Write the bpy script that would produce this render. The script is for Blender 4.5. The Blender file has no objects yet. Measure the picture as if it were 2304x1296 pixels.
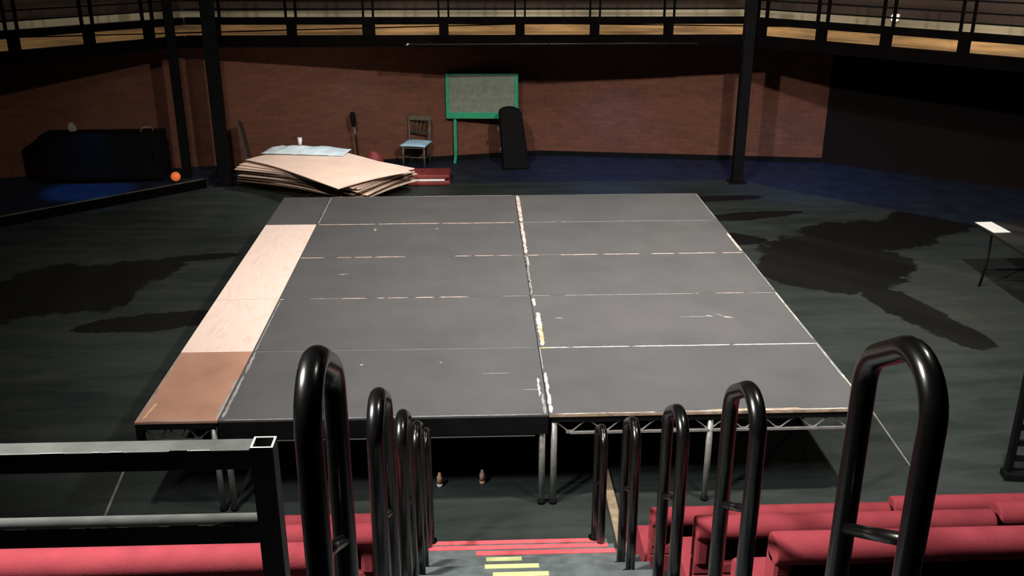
import bpy, bmesh, math, random
from mathutils import Vector, Matrix, noise as mnoise
random.seed(7)
S = bpy.context.scene
C = S.collection

# ---------------------------------------------------------------- camera
cam_d = bpy.data.cameras.new('camera')
cam = bpy.data.objects.new('camera', cam_d); C.objects.link(cam)
PITCH, YAW = 0.3661, 0.0389
fw = Vector((math.sin(YAW)*math.cos(PITCH), math.cos(YAW)*math.cos(PITCH), -math.sin(PITCH)))
rt = Vector((math.cos(YAW), -math.sin(YAW), 0))
up = rt.cross(fw)
cam.matrix_world = Matrix(((rt.x, up.x, -fw.x, -0.5227), (rt.y, up.y, -fw.y, -6.3828),
                           (rt.z, up.z, -fw.z, 4.2537), (0, 0, 0, 1)))
cam_d.sensor_width = 36; cam_d.lens = 2180.1/2304*36; cam_d.clip_start = 0.05
S.camera = cam
S.view_settings.view_transform = 'Standard'; S.view_settings.look = 'None'
S.view_settings.exposure = 0.0; S.view_settings.gamma = 1.0; S.view_settings.use_curve_mapping = False

# ---------------------------------------------------------------- world and lamps
w = bpy.data.worlds.new('world'); S.world = w; w.use_nodes = True
w.node_tree.nodes['Background'].inputs[0].default_value = (0.5, 0.6, 0.8, 1)
w.node_tree.nodes['Background'].inputs[1].default_value = 0.0

def lamp(name, loc, power, color, size=0.4, target=None, spread=180, shape='DISK'):
    d = bpy.data.lights.new(name, 'AREA'); d.energy = power; d.color = color
    d.shape = shape; d.size = size; d.spread = math.radians(spread)
    o = bpy.data.objects.new(name, d); C.objects.link(o); o.location = loc
    t = Vector(target) if target else Vector((loc[0], loc[1], 0))
    o.rotation_euler = (t-Vector(loc)).to_track_quat('-Z', 'Y').to_euler()
    return o
def spot(name, loc, power, color, target, angle, blend=0.6, r=0.1):
    d = bpy.data.lights.new(name, 'SPOT'); d.energy = power; d.color = color
    d.spot_size = math.radians(angle); d.spot_blend = blend; d.shadow_soft_size = r
    o = bpy.data.objects.new(name, d); C.objects.link(o); o.location = loc
    o.rotation_euler = (Vector(target)-Vector(loc)).to_track_quat('-Z', 'Y').to_euler()
    return o
WARM = (1.0, 0.90, 0.83)
COOL = (0.80, 0.92, 1.0)
for sx in (-1, 1):
    lamp('house_lamp', (2.75*sx, -1.5, 7.3), 300+30*sx, WARM, 0.3, (2.0, 5.6, 0), 98)
    lamp('house_lamp', (2.75*sx, 2.4, 7.4), 80, WARM, 0.3, (1.0, 4.4, 0), 110)
lamp('aisle_lamp', (-3.8, -3.95, 6.4), 200, (1.0, 0.96, 0.92), 0.8, (-0.5, -3.3, 2), 84)
lamp('aisle_lamp', (1.9, -3.0, 7.0), 45, (1.0, 0.95, 0.90), 0.22, (1.2, -2.6, 1), 90)
spot('pile_lamp', (0.6, 8.3, 7.6), 1700, WARM, (-2.9, 9.0, 0.3), 32, 0.9, 0.12)
spot('blue_working_lamp', (2.0, 10.9, 2.2), 80, (0.03, 0.24, 1.0), (1.9, 10.6, 0), 100)
spot('blue_working_lamp', (-6.7, 9.0, 2.2), 130, (0.03, 0.27, 1.0), (-6.75, 9.0, 0.15), 44)
spot('blue_working_lamp', (-2.6, 10.6, 2.2), 14, (0.35, 0.75, 1.0), (-2.5, 10.5, 0), 95)
spot('blue_working_lamp', (5.1, 10.1, 2.2), 70, (0.03, 0.26, 1.0), (5.2, 10.0, 0), 95)

# ---------------------------------------------------------------- materials
def mat(name, col, rough=0.6, metal=0.0, spec=0.5, var=0.0, vscale=6.0, bump=0.0, bscale=40.0, emit=None, estr=0.0, coat=0.0):
    m = bpy.data.materials.new(name); m.use_nodes = True
    nt = m.node_tree; b = nt.nodes['Principled BSDF']
    b.inputs['Base Color'].default_value = (*col, 1); b.inputs['Roughness'].default_value = rough
    b.inputs['Metallic'].default_value = metal; b.inputs['Specular IOR Level'].default_value = spec
    b.inputs['Coat Weight'].default_value = coat
    if emit: b.inputs['Emission Color'].default_value = (*emit, 1); b.inputs['Emission Strength'].default_value = estr
    tc = nt.nodes.new('ShaderNodeTexCoord')
    if var > 0:
        n = nt.nodes.new('ShaderNodeTexNoise'); n.inputs['Scale'].default_value = vscale; n.inputs['Detail'].default_value = 6
        nt.links.new(tc.outputs['Object'], n.inputs['Vector'])
        r = nt.nodes.new('ShaderNodeValToRGB'); r.color_ramp.elements[0].position = 0.3; r.color_ramp.elements[1].position = 0.7
        r.color_ramp.elements[0].color = (*[c*(1-var) for c in col], 1); r.color_ramp.elements[1].color = (*[min(1, c*(1+var)) for c in col], 1)
        nt.links.new(n.outputs['Fac'], r.inputs[0]); nt.links.new(r.outputs[0], b.inputs['Base Color'])
    if bump > 0:
        n = nt.nodes.new('ShaderNodeTexNoise'); n.inputs['Scale'].default_value = bscale
        nt.links.new(tc.outputs['Object'], n.inputs['Vector'])
        bp = nt.nodes.new('ShaderNodeBump'); bp.inputs['Strength'].default_value = bump; bp.inputs['Distance'].default_value = 0.01
        nt.links.new(n.outputs['Fac'], bp.inputs['Height']); nt.links.new(bp.outputs[0], b.inputs['Normal'])
    return m

def nmath(nt, op, a, b=None, clamp=False):
    n = nt.nodes.new('ShaderNodeMath'); n.operation = op; n.use_clamp = clamp
    for i, v in enumerate((a, b)):
        if v is None: continue
        if isinstance(v, (int, float)): n.inputs[i].default_value = v
        else: nt.links.new(v, n.inputs[i])
    return n.outputs[0]
def nmix(nt, fac, a, b):
    n = nt.nodes.new('ShaderNodeMix'); n.data_type = 'RGBA'
    if isinstance(fac, (int, float)): n.inputs[0].default_value = fac
    else: nt.links.new(fac, n.inputs[0])
    for i, v in ((6, a), (7, b)):
        if isinstance(v, tuple): n.inputs[i].default_value = (*v, 1)
        else: nt.links.new(v, n.inputs[i])
    return n.outputs[2]
def nnoise(nt, scale, detail=5, rough=0.55, vec=None, dist=0.0):
    n = nt.nodes.new('ShaderNodeTexNoise'); n.inputs['Scale'].default_value = scale; n.inputs['Detail'].default_value = detail
    n.inputs['Roughness'].default_value = rough; n.inputs['Distortion'].default_value = dist
    if vec is not None: nt.links.new(vec, n.inputs['Vector'])
    return n.outputs['Fac']
def nramp(nt, fac, p0, p1):
    n = nt.nodes.new('ShaderNodeMapRange'); n.clamp = True
    nt.links.new(fac, n.inputs[0]); n.inputs[1].default_value = p0; n.inputs[2].default_value = p1
    return n.outputs[0]
def nmap(nt, vec, scale=(1, 1, 1), rot=0.0):
    n = nt.nodes.new('ShaderNodeMapping'); n.inputs['Scale'].default_value = scale; n.inputs['Rotation'].default_value = (0, 0, rot)
    nt.links.new(vec, n.inputs['Vector']); return n.outputs[0]

def floor_mat():
    """black painted floor, scuffed pale, with large fresh-paint patches whose outlines are ragged"""
    m = bpy.data.materials.new('scuffed_black_floor'); m.use_nodes = True; nt = m.node_tree; b = nt.nodes['Principled BSDF']
    tc = nt.nodes.new('ShaderNodeTexCoord'); P = tc.outputs['Object']
    sep = nt.nodes.new('ShaderNodeSeparateXYZ'); nt.links.new(P, sep.inputs[0])
    X, Y = sep.outputs[0], sep.outputs[1]
    warp = nnoise(nt, 1.3, 9, 0.68, P)
    best = None
    # x, y, radius x, radius y, turn
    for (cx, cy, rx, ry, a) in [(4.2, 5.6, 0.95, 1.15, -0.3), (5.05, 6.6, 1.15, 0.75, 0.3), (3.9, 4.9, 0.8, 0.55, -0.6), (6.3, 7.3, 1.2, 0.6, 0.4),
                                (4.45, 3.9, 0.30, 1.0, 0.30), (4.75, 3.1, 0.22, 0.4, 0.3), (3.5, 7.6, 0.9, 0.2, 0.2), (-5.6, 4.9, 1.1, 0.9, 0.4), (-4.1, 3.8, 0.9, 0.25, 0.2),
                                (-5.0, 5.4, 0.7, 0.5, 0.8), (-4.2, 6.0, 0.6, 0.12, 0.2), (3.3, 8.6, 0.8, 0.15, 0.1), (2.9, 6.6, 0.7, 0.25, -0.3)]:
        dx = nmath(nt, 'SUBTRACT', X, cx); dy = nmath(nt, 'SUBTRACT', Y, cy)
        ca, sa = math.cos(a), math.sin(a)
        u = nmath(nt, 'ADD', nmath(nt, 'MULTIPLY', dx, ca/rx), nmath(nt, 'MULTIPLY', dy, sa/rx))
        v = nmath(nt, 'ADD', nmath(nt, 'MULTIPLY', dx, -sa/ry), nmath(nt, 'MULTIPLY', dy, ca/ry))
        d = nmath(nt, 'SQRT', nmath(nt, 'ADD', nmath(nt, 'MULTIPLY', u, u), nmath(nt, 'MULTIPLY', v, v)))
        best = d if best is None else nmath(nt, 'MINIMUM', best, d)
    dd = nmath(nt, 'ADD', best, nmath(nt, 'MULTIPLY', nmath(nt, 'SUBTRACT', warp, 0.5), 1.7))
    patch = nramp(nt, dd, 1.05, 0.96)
    lx = nmath(nt, 'MULTIPLY', nmath(nt, 'SUBTRACT', X, 5.3), 0.62); ly = nmath(nt, 'MULTIPLY', nmath(nt, 'SUBTRACT', Y, 4.2), 0.62)
    ld = nmath(nt, 'ADD', nmath(nt, 'SQRT', nmath(nt, 'ADD', nmath(nt, 'MULTIPLY', lx, lx), nmath(nt, 'MULTIPLY', ly, ly))), nmath(nt, 'SUBTRACT', warp, 0.5))
    worn = nramp(nt, ld, 1.25, 0.6)
    big = nramp(nt, nnoise(nt, 0.55, 5, 0.6, P), 0.35, 0.65)
    streak = nramp(nt, nnoise(nt, 2.2, 8, 0.65, nmap(nt, P, (0.35, 1.6, 1), 0.35), 0.6), 0.42, 0.68)
    fine = nnoise(nt, 60, 3, 0.7, P)
    col = nmix(nt, big, (0.012, 0.018, 0.0165), (0.021, 0.029, 0.026))
    col = nmix(nt, nmath(nt, 'MULTIPLY', streak, 0.8), col, (0.036, 0.044, 0.041))
    col = nmix(nt, nmath(nt, 'MULTIPLY', worn, 0.45), col, (0.038, 0.043, 0.038))
    scratch = nramp(nt, nnoise(nt, 3.0, 10, 0.75, nmap(nt, P, (0.25, 3.0, 1), -0.5), 1.2), 0.66, 0.72)
    col = nmix(nt, nmath(nt, 'MULTIPLY', scratch, 0.5), col, (0.07, 0.075, 0.07))
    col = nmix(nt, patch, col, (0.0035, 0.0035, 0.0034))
    col = nmix(nt, nmath(nt, 'MULTIPLY', nramp(nt, fine, 0.55, 0.7), 0.5), col, (0.05, 0.05, 0.05))
    nt.links.new(col, b.inputs['Base Color'])
    b.inputs['Roughness'].default_value = 0.62; b.inputs['Specular IOR Level'].default_value = 0.18
    return m

def brick_mat(name, c1, c2, mortar, scale=1.0):
    m = bpy.data.materials.new(name); m.use_nodes = True; nt = m.node_tree; b = nt.nodes['Principled BSDF']
    uv = nt.nodes.new('ShaderNodeUVMap')
    br = nt.nodes.new('ShaderNodeTexBrick'); nt.links.new(uv.outputs[0], br.inputs['Vector'])
    br.inputs['Color1'].default_value = (*c1, 1); br.inputs['Color2'].default_value = (*c2, 1); br.inputs['Mortar'].default_value = (*mortar, 1)
    br.inputs['Scale'].default_value = 1.0; br.inputs['Brick Width'].default_value = 0.225; br.inputs['Row Height'].default_value = 0.075
    br.inputs['Mortar Size'].default_value = 0.006; br.inputs['Bias'].default_value = -0.2
    n = nramp(nt, nnoise(nt, 1.3, 6, 0.6, uv.outputs[0]), 0.3, 0.7)
    n2 = nramp(nt, nnoise(nt, 14, 4, 0.7, uv.outputs[0]), 0.3, 0.7)
    col = nmix(nt, nmath(nt, 'MULTIPLY', n, 0.45), br.outputs['Color'], tuple(0.45*c for c in c1))
    col = nmix(nt, nmath(nt, 'MULTIPLY', n2, 0.35), col, tuple(1.5*c for c in c1))
    nt.links.new(col, b.inputs['Base Color']); b.inputs['Roughness'].default_value = 0.85; b.inputs['Specular IOR Level'].default_value = 0.15
    bp = nt.nodes.new('ShaderNodeBump'); bp.invert = True; bp.inputs['Distance'].default_value = 0.006; bp.inputs['Strength'].default_value = 0.7
    nt.links.new(br.outputs['Fac'], bp.inputs['Height']); nt.links.new(bp.outputs[0], b.inputs['Normal'])
    return m

def deck_mat():
    m = bpy.data.materials.new('grey_painted_deck'); m.use_nodes = True; nt = m.node_tree; b = nt.nodes['Principled BSDF']
    tc = nt.nodes.new('ShaderNodeTexCoord'); oi = nt.nodes.new('ShaderNodeObjectInfo')
    cmb = nt.nodes.new('ShaderNodeCombineXYZ'); nt.links.new(nmath(nt, 'MULTIPLY', oi.outputs['Random'], 30), cmb.inputs[2])
    va = nt.nodes.new('ShaderNodeVectorMath'); nt.links.new(tc.outputs['Object'], va.inputs[0]); nt.links.new(cmb.outputs[0], va.inputs[1])
    P = va.outputs[0]
    big = nramp(nt, nnoise(nt, 1.6, 6, 0.6, P), 0.3, 0.7)
    col = nmix(nt, big, (0.070, 0.075, 0.077), (0.092, 0.094, 0.097))
    col = nmix(nt, nmath(nt, 'MULTIPLY', nramp(nt, nnoise(nt, 3, 9, 0.75, nmap(nt, P, (0.4, 2.6, 1), 0.1), 1.0), 0.62, 0.74), 0.25), col, (0.16, 0.16, 0.15))
    col = nmix(nt, nmath(nt, 'MULTIPLY', nramp(nt, nnoise(nt, 45, 3, 0.7, P), 0.64, 0.74), 0.22), col, (0.15, 0.15, 0.15))
    nt.links.new(col, b.inputs['Base Color'])
    b.inputs['Roughness'].default_value = 0.5; b.inputs['Specular IOR Level'].default_value = 0.35
    return m

def ply_mat():
    m = bpy.data.materials.new('pale_bare_plywood'); m.use_nodes = True; nt = m.node_tree; b = nt.nodes['Principled BSDF']
    tc = nt.nodes.new('ShaderNodeTexCoord'); P = tc.outputs['Object']
    grain = nramp(nt, nnoise(nt, 6, 9, 0.7, nmap(nt, P, (2.2, 0.5, 1), 0.05), 1.8), 0.5, 0.68)
    col = nmix(nt, nmath(nt, 'MULTIPLY', grain, 0.5), (0.72, 0.60, 0.53), (0.56, 0.38, 0.28))
    vor = nt.nodes.new('ShaderNodeTexVoronoi'); vor.inputs['Scale'].default_value = 2.6; nt.links.new(P, vor.inputs['Vector'])
    knot = nramp(nt, vor.outputs['Distance'], 0.09, 0.03)
    col = nmix(nt, nmath(nt, 'MULTIPLY', knot, 0.7), col, (0.42, 0.22, 0.14))
    nt.links.new(col, b.inputs['Base Color']); b.inputs['Roughness'].default_value = 0.7; b.inputs['Specular IOR Level'].default_value = 0.2
    return m

M = dict(
    floor=floor_mat(),
    outer=mat('blue_black_floor', (0.012, 0.017, 0.030), 0.6, spec=0.2, var=0.3, vscale=3),
    brick=brick_mat('red_brick', (0.140, 0.055, 0.034), (0.078, 0.038, 0.026), (0.095, 0.060, 0.044)),
    darkbrick=brick_mat('black_painted_brick', (0.006, 0.003, 0.003), (0.004, 0.0025, 0.0025), (0.003, 0.002, 0.002)),
    black=mat('matt_black_paint', (0.004, 0.004, 0.0045), 0.8, spec=0.1, var=0.3),
    ceiling=mat('black_ceiling', (0.01, 0.01, 0.01), 0.9, spec=0.1),
    fascia=mat('black_gallery_paint', (0.0025, 0.002, 0.002), 0.95, spec=0.03, var=0.4, vscale=3),
    tube=mat('gloss_black_steel_tube', (0.003, 0.003, 0.003), 0.24, spec=0.8, var=0.2, vscale=30),
    steel=mat('worn_black_box_steel', (0.062, 0.068, 0.060), 0.55, spec=0.5, var=0.3, vscale=14),
    worn=mat('bare_worn_steel', (0.40, 0.41, 0.37), 0.5),
    alu=mat('aluminium', (0.40, 0.40, 0.38), 0.4, metal=0.6, var=0.2, vscale=20),
    deck=deck_mat(), ply=ply_mat(),
    hard=mat('brown_hardboard', (0.36, 0.20, 0.14), 0.6, spec=0.3, var=0.22, vscale=2.2),
    edge=mat('worn_pale_edge', (0.50, 0.41, 0.36), 0.7, var=0.4, vscale=9),
    edgeg=mat('worn_grey_edge', (0.24, 0.25, 0.25), 0.7, var=0.3, vscale=9),
    edgey=mat('worn_ochre_edge', (0.55, 0.36, 0.18), 0.7, var=0.3, vscale=9),
    edgew=mat('white_scuffed_paint', (0.42, 0.42, 0.43), 0.6, var=0.25, vscale=9),
    deckedge=mat('raw_plywood_edge', (0.30, 0.22, 0.15), 0.7, var=0.5, vscale=12),
    red=mat('red_upholstery', (0.235, 0.036, 0.046), 0.9, spec=0.1, var=0.15, vscale=8, bump=0.12, bscale=160),
    redtape=mat('red_nosing_tape', (0.60, 0.09, 0.105), 0.6, var=0.12, vscale=20),
    yellow=mat('yellow_marking', (0.50, 0.54, 0.24), 0.6, var=0.1, vscale=20),
    tread=mat('grey_black_tread', (0.09, 0.108, 0.108), 0.7, spec=0.3, var=0.3, vscale=9),
    tier=mat('black_tier_paint', (0.006, 0.006, 0.006), 0.7, spec=0.25, var=0.4, vscale=6),
    ochre=mat('varnished_gallery_floor', (0.40, 0.235, 0.105), 0.6, spec=0.2, var=0.55, vscale=1.1),
    cream=mat('cream_painted_wall', (0.30, 0.28, 0.21), 0.8, var=0.35, vscale=0.8),
    gupper=mat('brown_gallery_wall', (0.022, 0.012, 0.010), 0.8, var=0.4, vscale=1.5),
    board=mat('grey_green_board', (0.15, 0.175, 0.145), 0.6, var=0.2, vscale=10),
    green=mat('green_painted_frame', (0.012, 0.29, 0.14), 0.5, var=0.15, vscale=8),
    wood=mat('chair_wood', (0.085, 0.08, 0.05), 0.5, var=0.3, vscale=10),
    darkwood=mat('dark_wood', (0.03, 0.022, 0.015), 0.5, var=0.3, vscale=10),
    padblue=mat('pale_blue_seat_pad', (0.42, 0.66, 0.80), 0.7, var=0.1),
    sheet=mat('pale_fibreboard', (0.84, 0.66, 0.55), 0.75, spec=0.2, var=0.08, vscale=2.5),
    sheetd=mat('brown_fibreboard', (0.20, 0.13, 0.08), 0.8, spec=0.2, var=0.2, vscale=3),
    plastic=mat('pale_blue_polythene', (0.62, 0.76, 0.82), 0.4, var=0.12, vscale=5),
    white=mat('white_plastic', (0.75, 0.76, 0.76), 0.5, var=0.06),
    paper=mat('white_paper', (0.85, 0.87, 0.85), 0.8, var=0.03),
    redvinyl=mat('orange_red_vinyl', (0.17, 0.02, 0.018), 0.6, var=0.3, vscale=9),
    batten=mat('raw_timber', (0.22, 0.17, 0.11), 0.7, var=0.35, vscale=12),
    tan=mat('tan_plastic', (0.55, 0.33, 0.20), 0.5, var=0.2),
    chrome=mat('chrome', (0.7, 0.7, 0.68), 0.2, metal=1.0),
    tapeline=mat('faded_floor_tape', (0.16, 0.16, 0.14), 0.7, var=0.4, vscale=8),
    orange=mat('glowing_orange_glass', (0.8, 0.2, 0.05), 0.3, emit=(1.0, 0.17, 0.04), estr=0.35),
    glow=mat('lit_white_diffuser', (0.9, 0.9, 0.85), 0.5, emit=(1.0, 0.95, 0.85), estr=1.0),
)

# ---------------------------------------------------------------- helpers
def bm_box(bm, x0, x1, y0, y1, z0, z1, mx=None):
    vs = [bm.verts.new(Vector(p) if mx is None else mx @ Vector(p)) for p in
          [(x0, y0, z0), (x1, y0, z0), (x1, y1, z0), (x0, y1, z0), (x0, y0, z1), (x1, y0, z1), (x1, y1, z1), (x0, y1, z1)]]
    for f in ((0, 3, 2, 1), (4, 5, 6, 7), (0, 1, 5, 4), (1, 2, 6, 5), (2, 3, 7, 6), (3, 0, 4, 7)):
        bm.faces.new([vs[i] for i in f])
def bm_bar(bm, a, b, wd, ht=None, upv=(0, 0, 1)):
    ht = wd if ht is None else ht
    a, b = Vector(a), Vector(b); d = (b-a); L = d.length; d.normalize()
    u = Vector(upv)
    if abs(d.dot(u)) > 0.95: u = Vector((0, 1, 0))
    s = d.cross(u).normalized(); u = s.cross(d)
    mx = Matrix((( s.x, d.x, u.x, a.x), (s.y, d.y, u.y, a.y), (s.z, d.z, u.z, a.z), (0, 0, 0, 1)))
    bm_box(bm, -wd/2, wd/2, 0, L, -ht/2, ht/2, mx)
def bm_tube(bm, pts, r, seg=16, cap=True):
    pts = [Vector(p) for p in pts]; rings = []
    ref = None
    for i, p in enumerate(pts):
        t = (pts[min(i+1, len(pts)-1)]-pts[max(i-1, 0)]).normalized()
        if ref is None:
            ref = Vector((1, 0, 0)) if abs(t.x) < 0.9 else Vector((0, 1, 0))
        n = (ref-t*ref.dot(t)).normalized(); ref = n; b = t.cross(n)
        rr = r[i] if isinstance(r, (list, tuple)) else r
        rings.append([bm.verts.new(p+(n*math.cos(2*math.pi*k/seg)+b*math.sin(2*math.pi*k/seg))*rr) for k in range(seg)])
    for a, b in zip(rings, rings[1:]):
        for k in range(seg):
            bm.faces.new((a[k], a[(k+1) % seg], b[(k+1) % seg], b[k]))
    if cap:
        bm.faces.new(rings[0][::-1]); bm.faces.new(rings[-1])
def bm_prism(bm, poly, z0, z1):
    lo = [bm.verts.new((x, y, z0)) for x, y in poly]; hi = [bm.verts.new((x, y, z1)) for x, y in poly]
    n = len(poly); bm.faces.new(lo[::-1]); bm.faces.new(hi)
    for i in range(n): bm.faces.new((lo[i], lo[(i+1) % n], hi[(i+1) % n], hi[i]))
def obj(name, bm, m, parent=None, loc=(0, 0, 0), smooth=False, bevel=0.0, rotz=0.0, seg=2):
    bmesh.ops.recalc_face_normals(bm, faces=bm.faces)
    me = bpy.data.meshes.new(name); bm.to_mesh(me); bm.free()
    me.materials.append(m)
    o = bpy.data.objects.new(name, me); C.objects.link(o); o.location = loc; o.rotation_euler[2] = rotz
    if smooth:
        for p in me.polygons: p.use_smooth = True
    if bevel > 0:
        md = o.modifiers.new('bevel', 'BEVEL'); md.width = bevel; md.segments = seg; md.limit_method = 'ANGLE'; md.angle_limit = math.radians(40)
    if parent: o.parent = parent
    return o
def thing(name, label, cat, loc=(0, 0, 0), rotz=0.0, group=None):
    o = bpy.data.objects.new(name, None); C.objects.link(o); o.location = loc; o.rotation_euler = (0, 0, rotz)
    o.empty_display_size = 0.1
    tag(o, label, cat, group); return o
def tag(o, label, cat, group=None):
    o['label'] = label; o['category'] = cat
    if group: o['group'] = group
    return o
def struct(name, bm, m, **k):
    o = obj(name, bm, m, **k); o['kind'] = 'structure'; return o
def dup(root, loc, rotz, label, group=None):
    r = root.copy(); C.objects.link(r); r.location = loc; r.rotation_euler = (0, 0, rotz); r['label'] = label
    if group: r['group'] = group
    for ch in list(root.children):
        c = ch.copy(); C.objects.link(c); c.parent = r
        for g in list(ch.children):
            d = g.copy(); C.objects.link(d); d.parent = c
    return r
def B(): return bmesh.new()
def box(*a, **k):
    bm = B(); bm_box(bm, *a, **k); return bm

# ---------------------------------------------------------------- setting
def wall(name, a, b, z0, z1, m, th=0.2, side=1):
    """vertical slab from a to b; UVs in metres so that bricks are real size"""
    a, b = Vector(a), Vector(b); d = (b-a); L = d.length; d.normalize(); n = Vector((-d.y, d.x))*side*th
    bm = B(); bm_prism(bm, [tuple(a), tuple(b), tuple(b+n), tuple(a+n)], z0, z1)
    uvl = bm.loops.layers.uv.new('UVMap')
    for f in bm.faces:
        for l in f.loops:
            p = l.vert.co; l[uvl].uv = ((p.xy-a).dot(d)+(p.xy-a).dot(n.normalized()), p.z)
    return struct(name, bm, m)

# gallery line: three straight runs
G = [(-9.6, 5.9), (-5.20, 9.98), (3.96, 9.78), (8.9, 5.0)]
bm = B(); bm_prism(bm, [(-10.5, -9), (10.5, -9), (10.5, 13.2), (-10.5, 13.2)], -0.15, -0.006)
struct('floor_outer', bm, M['outer'])
bm = B(); bm_prism(bm, [(-10.4, -8.9), (10.3, -8.9), (10.3, 3.7), (8.9, 5.0), (3.96, 9.78), (-5.05, 9.72), (-10.4, 4.95)], -0.006, 0.0)
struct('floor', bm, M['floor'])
# raised platform under the left gallery, dark riser and worn metal nosing
bm = B(); bm_prism(bm, [(-10.4, 5.02), (-5.02, 9.64), (-5.02, 10.2), (-5.02, 10.55), (-10.4, 9.4)], 0.0, 0.15)
struct('floor_platform', bm, M['outer'])
bm = B(); bm_bar(bm, (-10.3, 5.08, 0.073), (-5.03, 9.60, 0.073), 0.03, 0.146); struct('trim_9', bm, M['fascia'])
bm = B(); bm_bar(bm, (-10.3, 5.09, 0.155), (-5.06, 9.59, 0.155), 0.04, 0.012)
struct('trim_1', bm, mat('worn_nosing_strip', (0.09, 0.08, 0.055), 0.5, var=0.5, vscale=3))

wall('wall_back_left', (-10.4, 9.45), (0.7, 11.84), -0.1, 2.42, M['brick'])
wall('wall_back_right', (0.7, 11.84), (5.9, 11.02), -0.1, 2.42, M['brick'])
wall('wall_far_right', (5.9, 11.02), (10.4, 7.6), -0.1, 2.42, M['darkbrick'])
wall('wall_right', (10.4, 13.0), (10.4, -9), -0.1, 8.4, M['darkbrick'])
wall('wall_left', (-10.4, -9), (-10.4, 13.0), -0.1, 8.4, M['darkbrick'])
wall('wall_rear', (10.4, -9), (-10.4, -9), -0.1, 8.4, M['darkbrick'])
wall('wall_far', (-10.4, 13.0), (10.4, 13.0), -0.1, 8.4, M['gupper'])
bm = B(); bm_prism(bm, [(-10.4, -9), (10.4, -9), (10.4, 13), (-10.4, 13)], 8.4, 8.6)
struct('ceiling', bm, M['ceiling'])
bm = B(); bm_bar(bm, (-4.9, 10.60, 0.04), (0.7, 11.80, 0.04), 0.03, 0.08); struct('baseboard_left', bm, M['black'])
bm = B(); bm_bar(bm, (0.7, 11.80, 0.04), (5.88, 10.99, 0.04), 0.03, 0.08); struct('baseboard_right', bm, M['black'])

# gallery deck, soffit and fascia
bm = B(); bm_prism(bm, [(-10.4, 5.2), G[0], G[1], G[2], G[3], (10.4, 3.6), (10.4, 13), (-10.4, 13)], 2.30, 2.36)
struct('ceiling_under_gallery', bm, M['fascia'])
bm = B(); bm_prism(bm, [(-10.4, 5.25), (-9.6, 5.95), (-5.2, 10.03), (3.96, 9.83), (8.9, 5.05), (10.4, 3.7), (10.4, 13), (-10.4, 13)], 2.36, 2.42)
struct('floor_gallery', bm, M['ochre'])

def seg_frame(a, b):
    a, b = Vector(a), Vector(b); d = b-a; L = d.length; ang = math.atan2(d.y, d.x); return a, L, ang
names = ['left', 'middle', 'right']
# distances of the posts along each run
run_posts = [
    [0.3, 1.25, 2.30, 3.36, 4.45, 5.40],
    [0.50, 1.73, 2.98, 4.20, 5.44, 6.66, 7.87],
    [0.25, 1.28, 2.30, 3.42, 4.52, 5.6],
]
tn = 2
for k in range(3):
    a, L, ang = seg_frame(G[k], G[k+1])
    # fascia (solid dark beam along the gallery edge)
    bm = B(); bm_box(bm, 0, L, -0.02, 0.10, 2.26, 2.44)
    struct('trim_%d' % tn, bm, M['fascia'], loc=(a.x, a.y, 0), rotz=ang); tn += 1
    r = thing('gallery_railing', {0: 'black railing along the left angled run of the gallery above dark wall',
                                  1: 'long black railing along the middle run of the gallery above the brick wall',
                                  2: 'black railing along the right angled run of the gallery above dark corner'}[k], 'railing', (a.x, a.y, 2.44), ang)
    bm = B(); bm_box(bm, 0.02, L-0.02, -0.05, 0.07, 0.18, 0.29); obj('low_beam', bm, M['fascia'], r, bevel=0.005)
    for z, t in ((0.42, 0.014), (0.56, 0.014), (0.72, 0.014), (0.88, 0.014), (1.06, 0.035)):
        bm = B(); bm_tube(bm, [(0.02, 0.01, z), (L-0.02, 0.01, z)], t, 8)
        obj('rail', bm, M['black'], r, smooth=True)
    for j, x in enumerate(run_posts[k]):
        wv = 0.10 if (k == 1 and j == 2) else 0.075
        bm = B(); bm_box(bm, x-wv, x+wv, -0.04, 0.06, 0.0, 0.18)
        for s in (-1, 1): bm_box(bm, x+s*0.08-0.014, x+s*0.08+0.014, -0.03, 0.05, 0.29, 1.03)
        obj('post', bm, M['fascia'], r)
# back wall of the gallery: cream lower strip, brown above
GW = [(-10.4, 8.2), (-6.3, 11.9), (5.0, 11.9), (10.2, 6.8)]
for k in range(3):
    wall('wall_gallery_%s' % names[k], GW[k], GW[k+1], 2.42, 2.66, M['cream'], th=0.1)
    wall('wall_upper_%s' % names[k], GW[k], GW[k+1], 2.66, 5.2, M['gupper'], th=0.1)
bm = B(); bm_prism(bm, [(-10.4, 5.3), G[0], G[1], G[2], G[3], (10.4, 3.7), (10.4, 13), (-10.4, 13)], 5.0, 5.15)
struct('ceiling_gallery', bm, M['fascia'])
for (x, y, p) in [(-8.3, 8.2, 5), (-6.6, 9.9, 6), (-5.7, 10.6, 4), (-3.9, 10.9, 4), (-1.55, 11.3, 14), (0.85, 10.7, 12), (3.3, 11.3, 16), (4.9, 10.6, 12), (6.0, 9.5, 6), (7.5, 8.1, 26)]:
    lamp('gallery_lamp', (x, y, 3.9), p, (1.0, 0.90, 0.70), 0.12)

# white wall light glimpsed between two posts of the right run
t = thing('wall_light', 'small glowing white wall light behind the right gallery railing', 'light', (6.6, 10.25, 2.66), math.radians(-45))
bm = B(); bm_box(bm, -0.06, 0.06, 0.0, 0.05, -0.06, 0.06); obj('housing', bm, M['white'], t, bevel=0.01)
bm = B(); bmesh.ops.create_uvsphere(bm, u_segments=16, v_segments=10, radius=0.07)
for v in bm.verts: v.co.y = v.co.y*0.5-0.03
obj('diffuser', bm, M['glow'], t, smooth=True)

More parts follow.
